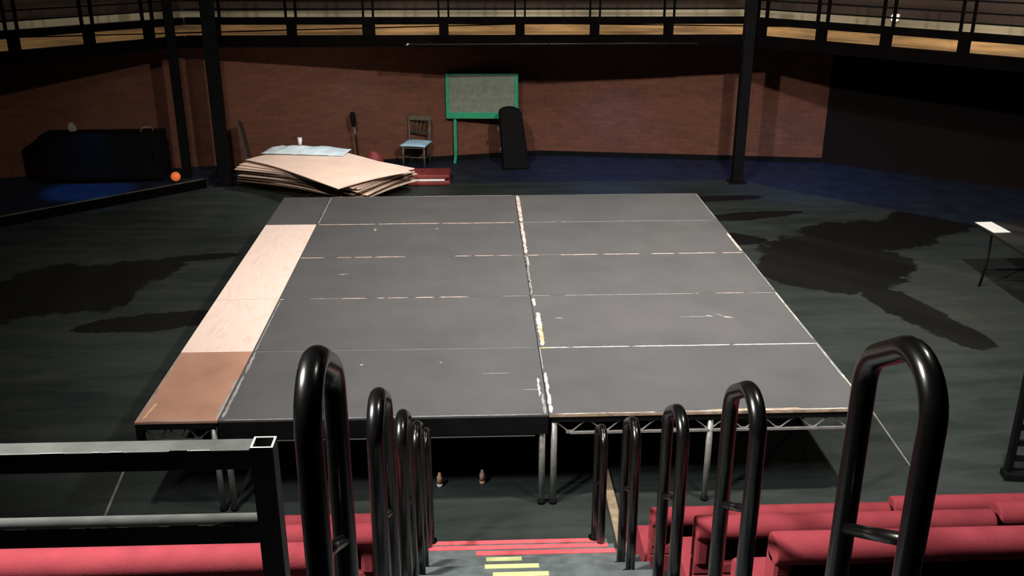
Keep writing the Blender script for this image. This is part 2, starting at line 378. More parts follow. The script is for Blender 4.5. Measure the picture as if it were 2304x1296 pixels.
# thin pipe slung under the fascia
t = thing('hanging_pipe', 'thin dark horizontal pipe hung on the gallery fascia above green framed board', 'pipe', (-1.6, 9.66, 2.33))
bm = B(); bm_tube(bm, [(0, 0, 0), (4.72, -0.05, 0)], 0.011, 10); obj('tube', bm, mat('grey_pipe', (0.035, 0.035, 0.033), 0.35, metal=0.4), t, smooth=True)
bm = B(); bm_tube(bm, [(-0.02, 0, 0.0), (0.05, 0, 0.0)], 0.022, 12); obj('end_glint', bm, M['chrome'], t, smooth=True)  # bright collar added for the glint at the pipe's left end
for x in (0.4, 2.3, 4.3):
    bm = B(); bm_box(bm, x-0.012, x+0.012, -0.012-0.05*x/4.72, 0.10, -0.005, 0.02); obj('bracket', bm, M['black'], t)

# columns
def column(x, y, wd, label, rot=0):
    t = thing('steel_column', label, 'column', (x, y, 0.0), rot)
    bm = B(); bm_box(bm, -wd/2, wd/2, -wd/2, wd/2, 0.02, 8.35); obj('shaft', bm, M['black'], t, bevel=0.008)
    bm = B(); bm_box(bm, -wd*0.85, wd*0.85, -wd*0.85, wd*0.85, 0.0, 0.02); obj('base_plate', bm, M['black'], t)
    return t
column(3.95, 9.62, 0.17, 'tall black steel column at right end of the middle gallery run')
column(-5.36, 9.72, 0.13, 'thin black steel column beside the glowing orange lamp')
column(-4.76, 9.80, 0.19, 'thicker black steel column behind the stack of boards')

# ---------------------------------------------------------------- stage decks
HD = 0.789
rowu = {'C': [1160, 1170, 1187, 1195, 1220, 1240], 'R': [1570, 1615, 1672, 1745, 1835, 1953], 'L': [745, 712, 683, 632, 565, 485]}
def ribbon(bm, a, b, wd, z=0.0012, jag=0.5, step=0.03, seed=0):
    """ragged strip of worn-off paint lying in the deck surface"""
    a, b = Vector(a), Vector(b); d = b-a; L = d.length
    if L < 0.01: return
    d.normalize(); n = Vector((-d.y, d.x)); k = max(2, int(L/step)); rng = random.Random(seed*13+int(a.x*97)+int(a.y*31))
    lo, hi = [], []
    for i in range(k+1):
        p = a+d*(L*i/k); e = 0.35 if i in (0, k) else 1
        lo.append(bm.verts.new((*(p-n*wd*0.5*e*(1-jag*rng.random())), z))); hi.append(bm.verts.new((*(p+n*wd*0.5*e*(1-jag*rng.random())), z)))
    for i in range(k): bm.faces.new((lo[i], lo[i+1], hi[i+1], hi[i]))

def leg(t, x, y, m, r=0.024):
    bm = B(); bm_tube(bm, [(x, y, 0.03), (x, y, HD-0.03)], r, 14); l = obj('leg', bm, m, t, smooth=True)
    bm = B(); bm_tube(bm, [(x, y, 0.0), (x, y, 0.03)], 0.03, 14); obj('foot', bm, M['black'], l, smooth=True)
def truss(t, x0, x1, y, m, n):
    bm = B(); z0 = HD-0.165
    xs0, xs1 = x0+0.16, x1-0.16
    bm_bar(bm, (xs0, y, z0), (xs1, y, z0), 0.022, 0.018)
    for i in range(n):
        xa = xs0+(xs1-xs0)*i/n; xb = xs0+(xs1-xs0)*(i+1)/n; xm = (xa+xb)/2
        bm_tube(bm, [(xa, y, z0), (xm, y, HD-0.05)], 0.006, 8); bm_tube(bm, [(xm, y, HD-0.05), (xb, y, z0)], 0.006, 8)
    bm_tube(bm, [(xs0, y, z0), (x0+0.03, y, HD-0.05)], 0.006, 8); bm_tube(bm, [(xs1, y, z0), (x1-0.03, y, HD-0.05)], 0.006, 8)
    for i in range(n+1):
        xa = xs0+(xs1-xs0)*i/n; bm_box(bm, xa-0.03, xa+0.03, y-0.006, y+0.006, z0-0.004, z0+0.02)
    obj('truss', bm, m, t)
def deck(x0, x1, y0, y1, top, label, group, front=None, legs=(), marks=(), legm=None):
    g = 0.003; xc, yc = (x0+x1)/2, (y0+y1)/2
    t = thing('stage_deck', label, 'stage deck', (xc, yc, 0), 0, group)
    hx, hy = (x1-x0)/2-g, (y1-y0)/2-g
    bm = B(); bm_box(bm, -hx, hx, -hy, hy, HD-0.018, HD); tp = obj('deck_top', bm, top, t)
    bm = B(); h = 0.05
    for (a, b) in (((-hx+.02, -hy+.02), (hx-.02, -hy+.02)), ((-hx+.02, hy-.02), (hx-.02, hy-.02)), ((-hx+.02, -hy+.04), (-hx+.02, hy-.04)), ((hx-.02, -hy+.04), (hx-.02, hy-.04))):
        bm_bar(bm, (*a, HD-0.018-h/2), (*b, HD-0.018-h/2), 0.035, h)
    obj('frame', bm, M['black'], t)
    if front == 'solid':
        bm = B(); bm_box(bm, -hx, hx, -hy-0.012, -hy-0.001, HD-0.155, HD-0.012); obj('valance', bm, M['black'], t)
        bm = B(); bm_tube(bm, [(-hx+.1, -hy-0.02, HD-0.165), (hx-.1, -hy-0.02, HD-0.165)], 0.006, 8)
        obj('lower_chord', bm, mat('dull_steel', (0.06, 0.07, 0.06), 0.4, metal=0.5), t)
    elif front == 'alu':
        truss(t, -hx, hx, -hy+0.02, M['alu'], 8)
        bm = B(); bm_box(bm, -hx, hx, -hy-0.004, -hy-0.0005, HD-0.020, HD-0.001); obj('front_edge', bm, M['deckedge'], t)
    elif front == 'black':
        truss(t, -hx, hx, -hy+0.02, mat('grey_black_truss', (0.05, 0.055, 0.05), 0.5), 2)
        bm = B(); bm_box(bm, -hx, -hx+0.05, -hy, -hy+0.05, HD-0.19, HD-0.03); obj('corner_block', bm, M['black'], t)
    for (lx, ly) in legs: leg(t, lx-xc, ly-yc, legm or M['alu'])
    by = {}
    for (mk, ax, ay, bx, by_, wd, jag) in marks: by.setdefault(mk, []).append((ax, ay, bx, by_, wd, jag))
    me = tp.data; bm = B(); bm.from_mesh(me)
    for n, (mk, L) in enumerate(by.items()):
        me.materials.append(M[mk]); old = len(bm.faces)
        for i, (ax, ay, bx, by_, wd, jag) in enumerate(L): ribbon(bm, (ax-xc, ay-yc), (bx-xc, by_-yc), wd, HD+0.0006+0.0003*n, jag, seed=i)
        bm.faces.ensure_lookup_table()
        for f in bm.faces[old:]: f.material_index = n+1
    bm.normal_update(); bm.to_mesh(me); bm.free()
    return t

YL = [6.1, 4.88, 3.66, 2.44, 1.22, 0.0]
def hx_(k, u):   # image column on row line k -> metres across the stage
    c = rowu['C'][k]
    return 2.44*(u-c)/(rowu['R'][k]-c) if u > c else -2.44*(u-c)/(rowu['L'][k]-c)
H = []   # horizontal worn lines: row line, u0, u1, width, material
for k, L, wd, mk in [
    (0, [(750, 1158)], 0.018, 'edgeg'), (0, [(930, 1155)], 0.012, 'edge'), (0, [(1290, 1560)], 0.008, 'edgeg'),
    (1, [(716, 845), (850, 990), (995, 1160)], 0.028, 'edge'), (1, [(1172, 1260), (1275, 1600)], 0.018, 'edgeg'), (1, [(1262, 1276)], 0.02, 'edge'),
    (2, [(684, 738), (766, 800), (806, 846), (850, 920), (1030, 1068), (1074, 1120), (1124, 1160), (1192, 1220), (1266, 1350), (1360, 1440), (1466, 1518), (1524, 1608), (1622, 1670)], 0.024, 'edge'),
    (2, [(1120, 1186), (1220, 1262)], 0.012, 'edgeg'),
    (3, [(634, 644), (770, 828), (850, 868), (874, 920), (936, 978), (990, 1055)], 0.022, 'edge'), (3, [(700, 768), (1130, 1190), (1198, 1240), (1270, 1560), (1680, 1740)], 0.016, 'edgeg'),
    (3, [(1562, 1570), (1604, 1672)], 0.014, 'edge'),
    (4, [(570, 1215)], 0.008, 'edgeg'), (4, [(1222, 1250)], 0.03, 'edgey'), (4, [(1235, 1290), (1292, 1420), (1425, 1640), (1645, 1834)], 0.026, 'edgew'),
]:
    for (u0, u1) in L: H.append((k, hx_(k, u0), hx_(k, u1), wd, mk))
V = [  # centre seam
    (0.0, 6.08, 4.90, 0.055, 'edge', 0.45), (0.0, 4.86, 3.70, 0.05, 'edge', 0.7), (0.0, 3.6, 2.5, 0.028, 'edgeg', 0.7), (0.02, 3.62, 3.3, 0.02, 'edge', 0.8),
    (0.0, 2.36, 2.16, 0.04, 'edge', 0.6), (0.01, 2.0, 1.25, 0.055, 'edge', 0.6), (0.03, 1.7, 1.28, 0.03, 'edgey', 0.5), (0.0, 1.2, 0.78, 0.012, 'edgeg', 0.4),
    (0.0, 0.72, 0.03, 0.036, 'edgew', 0.75), (-0.03, 0.62, 0.30, 0.03, 'edgew', 0.9), (-0.01, 0.35, 0.02, 0.03, 'edgeg', 0.8), (0.0, 6.08, 0.03, 0.012, 'edgeg', 0.3),
    (-2.435, 6.08, 4.9, 0.022, 'edgeg', 0.5), (-2.425, 2.4, 1.1, 0.012, 'edgeg', 0.6), (-2.425, 1.2, 0.8, 0.03, 'edgeg', 0.7), (-2.43, 0.75, 0.05, 0.03, 'edgeg', 0.7),
    (2.425, 6.05, 4.95, 0.016, 'edgeg', 0.6), (2.425, 4.35, 3.70, 0.032, 'edge', 0.4), (2.427, 3.6, 2.5, 0.014, 'edgeg', 0.5), (2.425, 2.44, 1.7, 0.02, 'edge', 0.6), (2.425, 1.9, 1.3, 0.018, 'edgeg', 0.4),
    (2.425, 1.2, 0.5, 0.024, 'edgeg', 0.5), (2.427, 0.6, 0.05, 0.02, 'edge', 0.7)]
rn = ['rearmost', 'second from rear', 'middle', 'second from front', 'front']
for i in range(5):
    y1, y0 = YL[i], YL[i+1]
    for side in (-1, 1):
        x0, x1 = (-2.44, 0.0) if side < 0 else (0.0, 2.44)
        mk = []
        for (k, a, b, wd, m_) in H:
            if not ((x0 <= a <= x1) or (x0 <= b <= x1)): continue
            a2, b2 = max(a, x0), min(b, x1)
            # wear belongs to the deck in front of the seam (or the rearmost deck for the back edge)
            if k == i: mk.append((m_, a2, YL[k]-wd/2-0.004, b2, YL[k]-wd/2-0.004, wd, 0.45))
        for (x, ya, yb, wd, m_, jg) in V:
            if x0-0.031 < x-0.001*(x == 0) < x1-(0.0 if x > 0 else 0.5) or (side > 0 and x in (0.0, 0.01, 0.02, 0.03)) or (side < 0 and x < -2) or (side < 0 and x in (-0.03, -0.01)):
                if side < 0 and x >= 0: continue
                if side > 0 and x < 0: continue
                if y0-0.05 < (ya+yb)/2 < y1:
                    xx = x + (wd/2+0.004 if (side > 0 and x < 1) else (-wd/2 if x < 0 and x > -1 else (wd/2 if x < -1 else -wd/2+0.008)))
                    mk.append((m_, xx, min(ya, y1-0.005), xx, max(yb, y0+0.005), wd, jg))
        if i == 3 and side > 0:
            mk += [('edgew', 1.60, 1.86, 1.66, 1.84, 0.03, 0.4), ('edge', 1.76, 1.83, 1.84, 1.80, 0.035, 0.4), ('edgeg', 1.35, 1.84, 1.6, 1.84, 0.015, 0.6), ('edgeg', 0.2, 1.86, 0.27, 1.85, 0.03, 0.6), ('edgeg', 1.7, 1.92, 1.76, 1.84, 0.012, 0.4)]
        if i == 2 and side < 0: mk += [('edgeg', -1.95, 3.1, -1.85, 3.12, 0.05, 0.8)]
        if i == 1 and side < 0: mk += [('edge', -1.73, 4.62, -1.70, 4.62, 0.05, 0.5), ('edgeg', -1.75, 4.68, -1.68, 4.66, 0.02, 0.5), ('edge', -1.0, 4.66, -0.97, 4.66, 0.03, 0.5)]
        if i == 4 and side < 0: mk += [('edge', -1.50, 0.92, -1.47, 0.92, 0.02, 0.5), ('edge', -0.84, 0.94, -0.82, 0.94, 0.015, 0.5), ('edgeg', -0.5, 0.72, -0.25, 0.72, 0.010, 0.6), ('edgeg', -0.18, 0.42, -0.02, 0.42, 0.012, 0.5),
                                        ('edgeg', -2.40, 0.012, -0.05, 0.012, 0.015, 0.6)]
        if i == 4 and side > 0: mk += [('edge', 0.9, 0.016, 2.38, 0.016, 0.02, 0.6), ('edgey', 1.2, 0.035, 1.9, 0.035, 0.014, 0.7), ('edge', 0.05, 0.012, 0.8, 0.012, 0.014, 0.7)]
        if i == 0: mk = [(m_, a, min(y, 6.09), b, min(yb, 6.09), wd, jg) for (m_, a, y, b, yb, wd, jg) in mk]
        legs = {(4, -1): [(-0.045, 0.035), (-2.40, 0.035)], (4, 1): [(0.045, 0.035), (1.23, 0.035), (2.385, 0.06)]}.get((i, side), [(x0+0.05 if side < 0 else x1-0.05, y0+0.05), (x1-0.06 if side < 0 else x0+0.06, y0+0.05)])
        if i == 0: legs = list(legs)+[(x0+0.05, y1-0.05), (x1-0.05, y1-0.05)]
        deck(x0, x1, y0, y1, M['deck'], 'wide grey stage deck, %s row, %s of the pale centre seam' % (rn[i], 'left' if side < 0 else 'right'),
             'wide grey stage decks', {(4, -1): 'solid', (4, 1): 'alu'}.get((i, side)), legs, mk, M['alu'] if i == 4 else M['black'])
# narrow decks along the left side
deck(-3.05, -2.44, 4.88, 6.10, M['deck'], 'narrow grey stage deck at the rear left corner of the stage', 'narrow stage decks', None, [(-3.0, 6.05), (-3.0, 4.93)], (), M['black'])
deck(-3.05, -2.44, 2.44, 4.88, M['ply'], 'long narrow deck with pale bare plywood top, farther of the two', 'narrow stage decks', None, [(-3.0, 4.8), (-3.0, 2.5)], (), M['black'])
deck(-3.05, -2.44, 1.22, 2.44, M['ply'], 'short narrow deck with pale knotty plywood top beside brown one', 'narrow stage decks', None, [(-3.0, 1.28)], (), M['black'])
deck(-3.05, -2.44, 0.0, 1.22, M['hard'], 'narrow deck with brown hardboard top at front left corner of the stage', 'narrow stage decks', 'black', [(-2.485, 0.035)],
     [('edgeg', -3.035, 0.02, -3.035, 1.2, 0.02, 0.8), ('edgeg', -2.455, 0.02, -2.455, 0.7, 0.03, 0.8), ('edgeg', -3.0, 0.012, -2.5, 0.012, 0.02, 0.8), ('edgey', -3.0, 0.05, -2.97, 0.3, 0.03, 0.6)])

# things under and near the front of the stage
for (x, y, lab, m1, m2) in [(-0.84, 0.30, 'small tan bottle with white base under the stage, left one', M['tan'], M['white']), (-0.50, 0.33, 'small pinkish tan bottle under the stage, right one', mat('pinkish_plastic', (0.45, 0.27, 0.22), 0.5), M['tan'])]:
    t = thing('small_bottle', lab, 'bottle', (x, y, 0))
    bm = B(); bm_tube(bm, [(0, 0, 0.03), (0, 0, 0.09), (0, 0, 0.105), (0, 0, 0.125)], [0.022, 0.022, 0.012, 0.012], 14); obj('body', bm, m1, t, smooth=True)
    bm = B(); bm_tube(bm, [(0, 0, 0), (0, 0, 0.03)], 0.023, 14); obj('base', bm, m2, t, smooth=True)
bm = B(); bm_box(bm, -0.035, 0.035, 0, 1.12, 0, 0.03); tag(obj('timber_batten', bm, M['batten'], loc=(0.50, -0.66, 0), bevel=0.003), 'raw timber batten lying on the floor right of the aisle foot', 'batten')
for (a, b, wd, lab) in [((-3.44, 0.62, 0), (-3.37, -0.02, 0), 0.02, 'faded tape line on the floor left of the stage'), ((3.10, 1.4, 0), (3.04, 0.32, 0), 0.014, 'thin faded tape line on the floor right of the stage')]:
    bm = B(); d = Vector(b)-Vector(a); bm_bar(bm, (0, 0, 0.001), (d.x, d.y, 0.001), wd, 0.002)
    tag(obj('tape_line', bm, M['tapeline'], loc=(a[0], a[1], 0)), lab, 'tape')

# ---------------------------------------------------------------- aisle steps and seating tiers
steps = thing('aisle_stair', 'grey black aisle stair with red and yellow nosings between the hoop rails', 'stair', (0, 0, 0))
for k in range(14):
    z = 0.20+0.175*k; y = -0.72-0.30*k
    x0, x1 = (-0.93, 0.36) if k < 3 else (-0.96, 0.42)
    bm = B(); bm_box(bm, x0, x1, y-0.30, y, max(0, z-0.35), z); obj('tread', bm, M['tread'], steps, bevel=0.004)
    if k < 3:
        xa = -0.55 if k == 2 else x0+0.02
        bm = B(); bm_box(bm, xa, x1-0.04, y-0.040, y+0.002, z, z+0.003); obj('red_nosing', bm, M['redtape'], steps)
    elif k < 9:
        xa, xb = [(-0.49, -0.28), (-0.50, -0.20), (-0.46, -0.17), (-0.49, -0.2), (-0.49, -0.2), (-0.49, -0.2)][k-3]
        bm = B(); bm_box(bm, xa, xb, y-0.035, y+0.002, z, z+0.003); obj('yellow_nosing', bm, M['yellow'], steps)
for side, (xa, xb) in (('left', (-6.5, -0.965)), ('right', (0.425, 6.5))):
    for k in range(4):
        y1 = -0.78-1.0*k; y0 = y1-1.0; zt = 0.11+0.613*k
        bm = B(); bm_box(bm, xa, xb, y0, y1, 0, zt-0.004*0)
        struct('floor_tier_%s_%d' % (side, k+1), bm, M['tier'])

def bench(x0, x1, yb, ztop, ztier, label, group):
    """upholstered bench seen from behind: rounded red back roll, black strip for the shaded gap, red seat box"""
    t = thing('bench_seat', label, 'bench', ((x0+x1)/2, yb, ztier), 0, group); h = (x1-x0)/2-0.004; Z = ztop-ztier
    # back: profile in y,z with a rounded top, leaning slightly towards the rear
    def prof(pts, hx):
        bm = B(); L = [bm.verts.new((-hx, y, z)) for y, z in pts]; R = [bm.verts.new((hx, y, z)) for y, z in pts]
        n = len(pts); bm.faces.new(L); bm.faces.new(R[::-1])
        for i in range(n): bm.faces.new((L[i], R[i], R[(i+1) % n], L[(i+1) % n]))
        return bm
    r = 0.056; st = Z-0.235
    roll = [(0.005+r*math.cos(a), Z-r+r*math.sin(a)) for a in [math.radians(d) for d in range(-80, 261, 10)]]
    rb = obj('back_roll', prof(roll, h), M['red'], t, bevel=0.012)
    for p in rb.data.polygons: p.use_smooth = abs(p.normal.x) < 0.5
    pad = [(0.012, st-0.02), (0.050, st-0.02), (0.046, Z-r*1.75), (0.008, Z-r*1.75)]
    obj('gap_shade', prof(pad, h-0.03), M['black'], t)  # black strip painted in as the shade of the gap below the roll
    for sx in (-1, 1):
        bm = B(); x = sx*(h-0.035)
        bm_box(bm, x-0.035, x+0.035, -0.03, 0.065, st-0.01, Z-r*1.2); obj('end_pad', bm, M['red'], t, bevel=0.018)
    low = [(-0.01, 0.0), (-0.02, st-0.07), (-0.012, st-0.062), (-0.02, st-0.054), (-0.015, st-0.01), (0.0, st), (0.04, st), (0.05, st-0.03), (0.05, 0.0)]
    obj('lower_back', prof(low, h), M['red'], t, bevel=0.004)
    sq = Z-0.385
    seat = [(0.055, sq-0.20), (0.055, sq-0.01), (0.08, sq), (0.40, sq), (0.43, sq-0.03), (0.43, sq-0.09), (0.40, sq-0.30), (0.055, sq-0.30)]
    #, (-0.02, st-0.07), (-0.012, st-0.062), (-0.02, st-0.054), (-0.015, st-0.01), (0.0, st), (0.40, st), (0.43, st-0.03), (0.43, st-0.09), (0.40, st-0.30)]
    obj('seat_cushion', prof(seat, h), M['red'], t, bevel=0.006)
    bm = B(); bm_box(bm, -h+0.01, h-0.01, 0.06, 0.36, 0.0, sq-0.302); obj('base', bm, M['black'], t)
    return t
rowsb = [(-1.72, 1.105, 0.11, 'farthest'), (-2.70, 1.715, 0.72, 'middle'), (-3.70, 2.33, 1.34, 'nearest')]
for (yb, zt, zr, nm) in rowsb:
    g = 'red benches of the %s row' % nm
    bench(0.45, 1.835, yb, zt, zr, 'red upholstered bench in the %s row, just right of the aisle' % nm, g)
    if nm != 'nearest' or True:
        bench(1.85, 3.23, yb+0.03, zt+0.02, zr, 'red upholstered bench in the %s row, second right of the aisle' % nm, g)
    if nm == 'farthest':
        bench(3.245, 4.6, yb+0.03, zt+0.02, zr, 'red upholstered bench in the farthest row at right frame edge', g)
    bench(-2.38, -0.99, yb, zt, zr, 'red upholstered bench in the %s row, just left of the aisle' % nm, g)
    if nm != 'nearest' or True:
        bench(-3.78, -2.395, yb, zt, zr, 'red upholstered bench in the %s row, second left of the aisle' % nm, g)
    if nm == 'farthest': bench(-5.2, -3.795, yb, zt, zr, 'red upholstered bench in the farthest row at left frame edge', g)

# ---------------------------------------------------------------- hoop handrails
def tread_z(y):
    k = int(math.floor((-0.72-y)/0.30)); return 0.20+0.175*max(0, min(13, k))
def hoop(x, y, ztop, label, wd=0.15, side=1):
    r = 0.0255
    z1, z2 = tread_z(y-wd), tread_z(y+wd); zb = min(z1, z2)
    t = thing('hoop_handrail', label, 'handrail', (x, y, zb), 0, 'black hoop handrails beside the aisle')
    # the bent top follows the slope of the aisle: taller leg towards the top of the stair
    slope = 0.60; br = 0.10
    zn = ztop-r-zb+0.055; zf = zn-slope*2*wd
    P = [Vector((0, -wd, z1-zb)), Vector((0, -wd, zn)), Vector((0, wd, zf)), Vector((0, wd, z2-zb))]
    pts = [P[0], P[0].lerp(P[1], 0.3), P[0].lerp(P[1], 0.6)]
    for k in (1, 2):
        u = (P[k-1]-P[k]).normalized(); v = (P[k+1]-P[k]).normalized(); th = u.angle(v); tl = br/math.tan(th/2)
        cen = P[k]+(u+v).normalized()*(br/math.sin(th/2)); a = P[k]+u*tl-cen; b = P[k]+v*tl-cen; tot = a.angle(b)
        for q in range(11):
            t_ = q/10; pts.append(cen+(a*math.sin((1-t_)*tot)+b*math.sin(t_*tot))/math.sin(tot))
    pts += [P[3].lerp(P[2], 0.6), P[3].lerp(P[2], 0.3), P[3]]
    bm = B(); bm_tube(bm, pts, r, 24); obj('hoop_tube', bm, M['tube'], t, smooth=True)
    zx = ztop-0.57-zb
    bm = B(); bm_tube(bm, [(0, wd, zx), (0, -wd, zx+0.6*2*wd)], 0.014, 14); obj('crossbar', bm, M['tube'], t, smooth=True)
    for (yy, zz) in ((-wd, z1-zb), (wd, z2-zb)):
        bm = B(); bm_tube(bm, [(0, yy, zz), (0, yy, zz+0.008)], 0.045, 20); obj('flange', bm, M['tube'], t)
    return t
order = ['nearest', 'second nearest', 'middle', 'second farthest', 'farthest']
for i, (y, zt) in enumerate([(-4.73, 3.545), (-3.78, 2.978), (-2.88, 2.425), (-1.88, 1.825), (-0.86, 1.215)]):
    hoop(-0.82 - (0, 0, 0.01, 0.025, 0.045)[i], y, zt, 'glossy black hoop handrail left of the aisle, %s of five' % order[i])
    hoop(0.29 - (0.015 if i > 3 else 0), y, zt, 'glossy black hoop handrail right of the aisle, %s of five' % order[i])

# black box-section guard rail in the near left corner
t = thing('guard_rail', 'black square steel guard rail with open ended post in near left corner', 'guard rail', (-1.0, -4.48, 2.18))
s = 0.05
bm = B()
zt = 3.165-2.18
for (x0, x1, y0, y1) in ((-s/2, s/2, -s/2, -s/2+0.004), (-s/2, s/2, s/2-0.004, s/2), (-s/2, -s/2+0.004, -s/2+0.004, s/2-0.004), (s/2-0.004, s/2, -s/2+0.004, s/2-0.004)):
    bm_box(bm, x0, x1, y0, y1, 0, zt)
obj('post', bm, M['steel'], t)
bm = B(); bm_box(bm, -s/2+0.004, s/2-0.004, -s/2+0.004, s/2-0.004, zt-0.03, zt-0.028); obj('inner_plug', bm, M['black'], t)
bm = B()
for (x0, x1, y0, y1) in ((-s/2, s/2, -s/2, -s/2+0.005), (-s/2, s/2, s/2-0.005, s/2), (-s/2, -s/2+0.005, -s/2+0.005, s/2-0.005), (s/2-0.005, s/2, -s/2+0.005, s/2-0.005)):
    bm_box(bm, x0, x1, y0, y1, zt, zt+0.0015)
obj('post_rim', bm, M['worn'], t)
for (z, nm) in ((zt-s/2-0.003, 'top_rail'), (zt-0.222, 'lower_rail')):
    bm = B(); bm_box(bm, -2.6, -s/2-0.001, -s/2, s/2, z-s/2, z+s/2); rr = obj(nm, bm, M['steel'], t, bevel=0.002)
    bm = B()
    for i in range(26):
        x = -0.03-2.2*random.random(); L = 0.01+0.07*random.random()
        bm_box(bm, x-L, x, -s/2-0.0006, -s/2+0.0015, z+s/2-0.0012, z+s/2+0.0006)
    obj('worn_edge', bm, M['worn'], rr)
for x in (-2.55,):
    bm = B(); bm_box(bm, x-s/2, x+s/2, -s/2, s/2, 0, zt-s-0.004); obj('post', bm, M['steel'], t)

# ---------------------------------------------------------------- stack of boards
def sheet_mesh(lx, ly, th, sag, seed, nx=16, ny=10):
    rng = random.Random(seed); ph = rng.random()*6
    def zz(u, v):
        return -sag*((abs(u)**2.2)*0.6+(abs(v)**2.2)*0.4)+0.012*math.sin(3*u+ph)*math.cos(2*v+ph)
    bm = B(); top = []; bot = []
    for j in range(ny+1):
        rt_, rb = [], []
        for i in range(nx+1):
            u = -1+2*i/nx; v = -1+2*j/ny; z = zz(u, v)
            rt_.append(bm.verts.new((u*lx/2, v*ly/2, z+th))); rb.append(bm.verts.new((u*lx/2, v*ly/2, z)))
        top.append(rt_); bot.append(rb)
    for j in range(ny):
        for i in range(nx):
            bm.faces.new((top[j][i], top[j][i+1], top[j+1][i+1], top[j+1][i])); bm.faces.new((bot[j][i], bot[j+1][i], bot[j+1][i+1], bot[j][i+1]))
    for i in range(nx):
        bm.faces.new((top[0][i], bot[0][i], bot[0][i+1], top[0][i+1])); bm.faces.new((top[ny][i], top[ny][i+1], bot[ny][i+1], bot[ny][i]))
    for j in range(ny):
        bm.faces.new((top[j][0], top[j+1][0], bot[j+1][0], bot[j][0])); bm.faces.new((top[j][nx], bot[j][nx], bot[j+1][nx], top[j+1][nx]))
    return bm
t = thing('pallet', 'dark timber pallet under the stack of boards', 'pallet', (-2.95, 9.2, 0), math.radians(-38))
for y in (-0.4, 0, 0.4):
    bm = B(); bm_box(bm, -0.8, 0.8, y-0.05, y+0.05, 0, 0.10); obj('runner', bm, M['darkwood'], t)
for i in range(6):
    x = -0.7+0.28*i; bm = B(); bm_box(bm, x-0.05, x+0.05, -0.5, 0.5, 0.10, 0.125); obj('slat', bm, M['darkwood'], t)
# (centre x, centre y, rotation, size, height of centre, pale or brown)
sheets = []
spec = [(-3.02, 9.42, -33, 'd'), (-2.98, 9.40, -36, 's'), (-3.00, 9.44, -31, 'd'), (-3.0, 9.40, -35, 'd'), (-2.97, 9.42, -30, 's'), (-3.02, 9.42, -37, 'd'),
        (-3.0, 9.40, -33, 'd'), (-2.99, 9.38, -35, 's'), (-3.02, 9.40, -31, 's'), (-3.0, 9.36, -34, 's'), (-2.98, 9.34, -38, 's'), (-2.95, 9.22, -47, 's')]
zc = 0.19
for i, (x, y, r, kd) in enumerate(spec):
    n = len(spec)
    lab = {n-1: 'pale board lying topmost on the stack, turned towards the stage', n-2: 'pale board directly under the topmost one of the stack',
           0: 'brown board lowest in the stack behind the stage'}.get(i, 'pale or brown board in the middle of the stack behind the stage')
    bm = sheet_mesh(2.62, 1.42, 0.012, 0.05, i if i == n-1 else 3)
    o = obj('fibreboard_sheet', bm, M['sheet'] if kd == 's' else M['sheetd'], loc=(x, y, zc), rotz=math.radians(r))
    tag(o, lab, 'board', 'boards stacked behind the stage'); zc += 0.026 if i < n-2 else 0.045
# crumpled pale blue polythene at the far corner of the top board
bm = B(); nx, ny = 26, 12; g = []
for j in range(ny+1):
    row = []
    for i in range(nx+1):
        u, v = -1+2*i/nx, -1+2*j/ny; rr = max(0, 1-(u*u)**1.2)*max(0, 1-v*v)
        row.append(bm.verts.new((u*0.72, v*0.26, 0.006+rr*(0.08+0.08*mnoise.noise(Vector((u*3, v*2, 1))))+0.012*mnoise.noise(Vector((u*9, v*6, 4))))))
    g.append(row)
for j in range(ny):
    for i in range(nx): bm.faces.new((g[j][i], g[j][i+1], g[j+1][i+1], g[j+1][i]))
o = obj('polythene_sheet', bm, M['plastic'], loc=(-3.40, 10.06, 0.50), rotz=math.radians(-10), smooth=True)
md = o.modifiers.new('solid', 'SOLIDIFY'); md.thickness = 0.004
tag(o, 'crumpled pale blue polythene lying on the far corner of the board stack', 'plastic sheet')
t = thing('paper_cup', 'small white cup standing on the polythene behind the board stack', 'cup', (-3.50, 10.06, 0.622))
bm = B(); bm_tube(bm, [(0, 0, 0), (0, 0, 0.11)], [0.028, 0.038], 18, cap=True); obj('cup_body', bm, M['white'], t, smooth=True)
bm = B(); bm_tube(bm, [(0, 0, 0.108), (0, 0, 0.116)], [0.041, 0.041], 18); obj('cup_rim', bm, M['white'], t)

# red cushions with a white board between them, right of the stack
bmk = B(); bm_box(bmk, 0, 0.80, 0, 0.5, 0, 0.085)
tag(obj('red_cushion', bmk, M['redvinyl'], loc=(-1.74, 9.55, 0), bevel=0.03, rotz=math.radians(2), seg=3), 'orange red cushion on the floor right of board stack, lower of two', 'cushion')
bmk = B(); bm_box(bmk, 0, 0.72, 0, 0.44, 0, 0.018)
tag(obj('white_board', bmk, M['paper'], loc=(-1.76, 9.56, 0.086), rotz=math.radians(1)), 'white board sandwiched between the two red cushions', 'board')
bmk = B(); bm_box(bmk, 0, 0.80, 0, 0.5, 0, 0.075)
tag(obj('red_cushion', bmk, M['redvinyl'], loc=(-1.75, 9.62, 0.105), bevel=0.03, rotz=math.radians(-1), seg=3), 'orange red cushion on top of the white board', 'cushion')
bmk = B(); bmesh.ops.create_icosphere(bmk, subdivisions=3, radius=0.12)
for v in bmk.verts: v.co = Vector((v.co.x*1.4, v.co.y, max(-0.0, v.co.z*1.9+0.22+0.03*mnoise.noise(v.co*20))))
tag(obj('red_bundle', bmk, M['redvinyl'], loc=(-2.28, 10.25, 0), smooth=True), 'red cloth bundle on the floor behind the board stack', 'bundle')

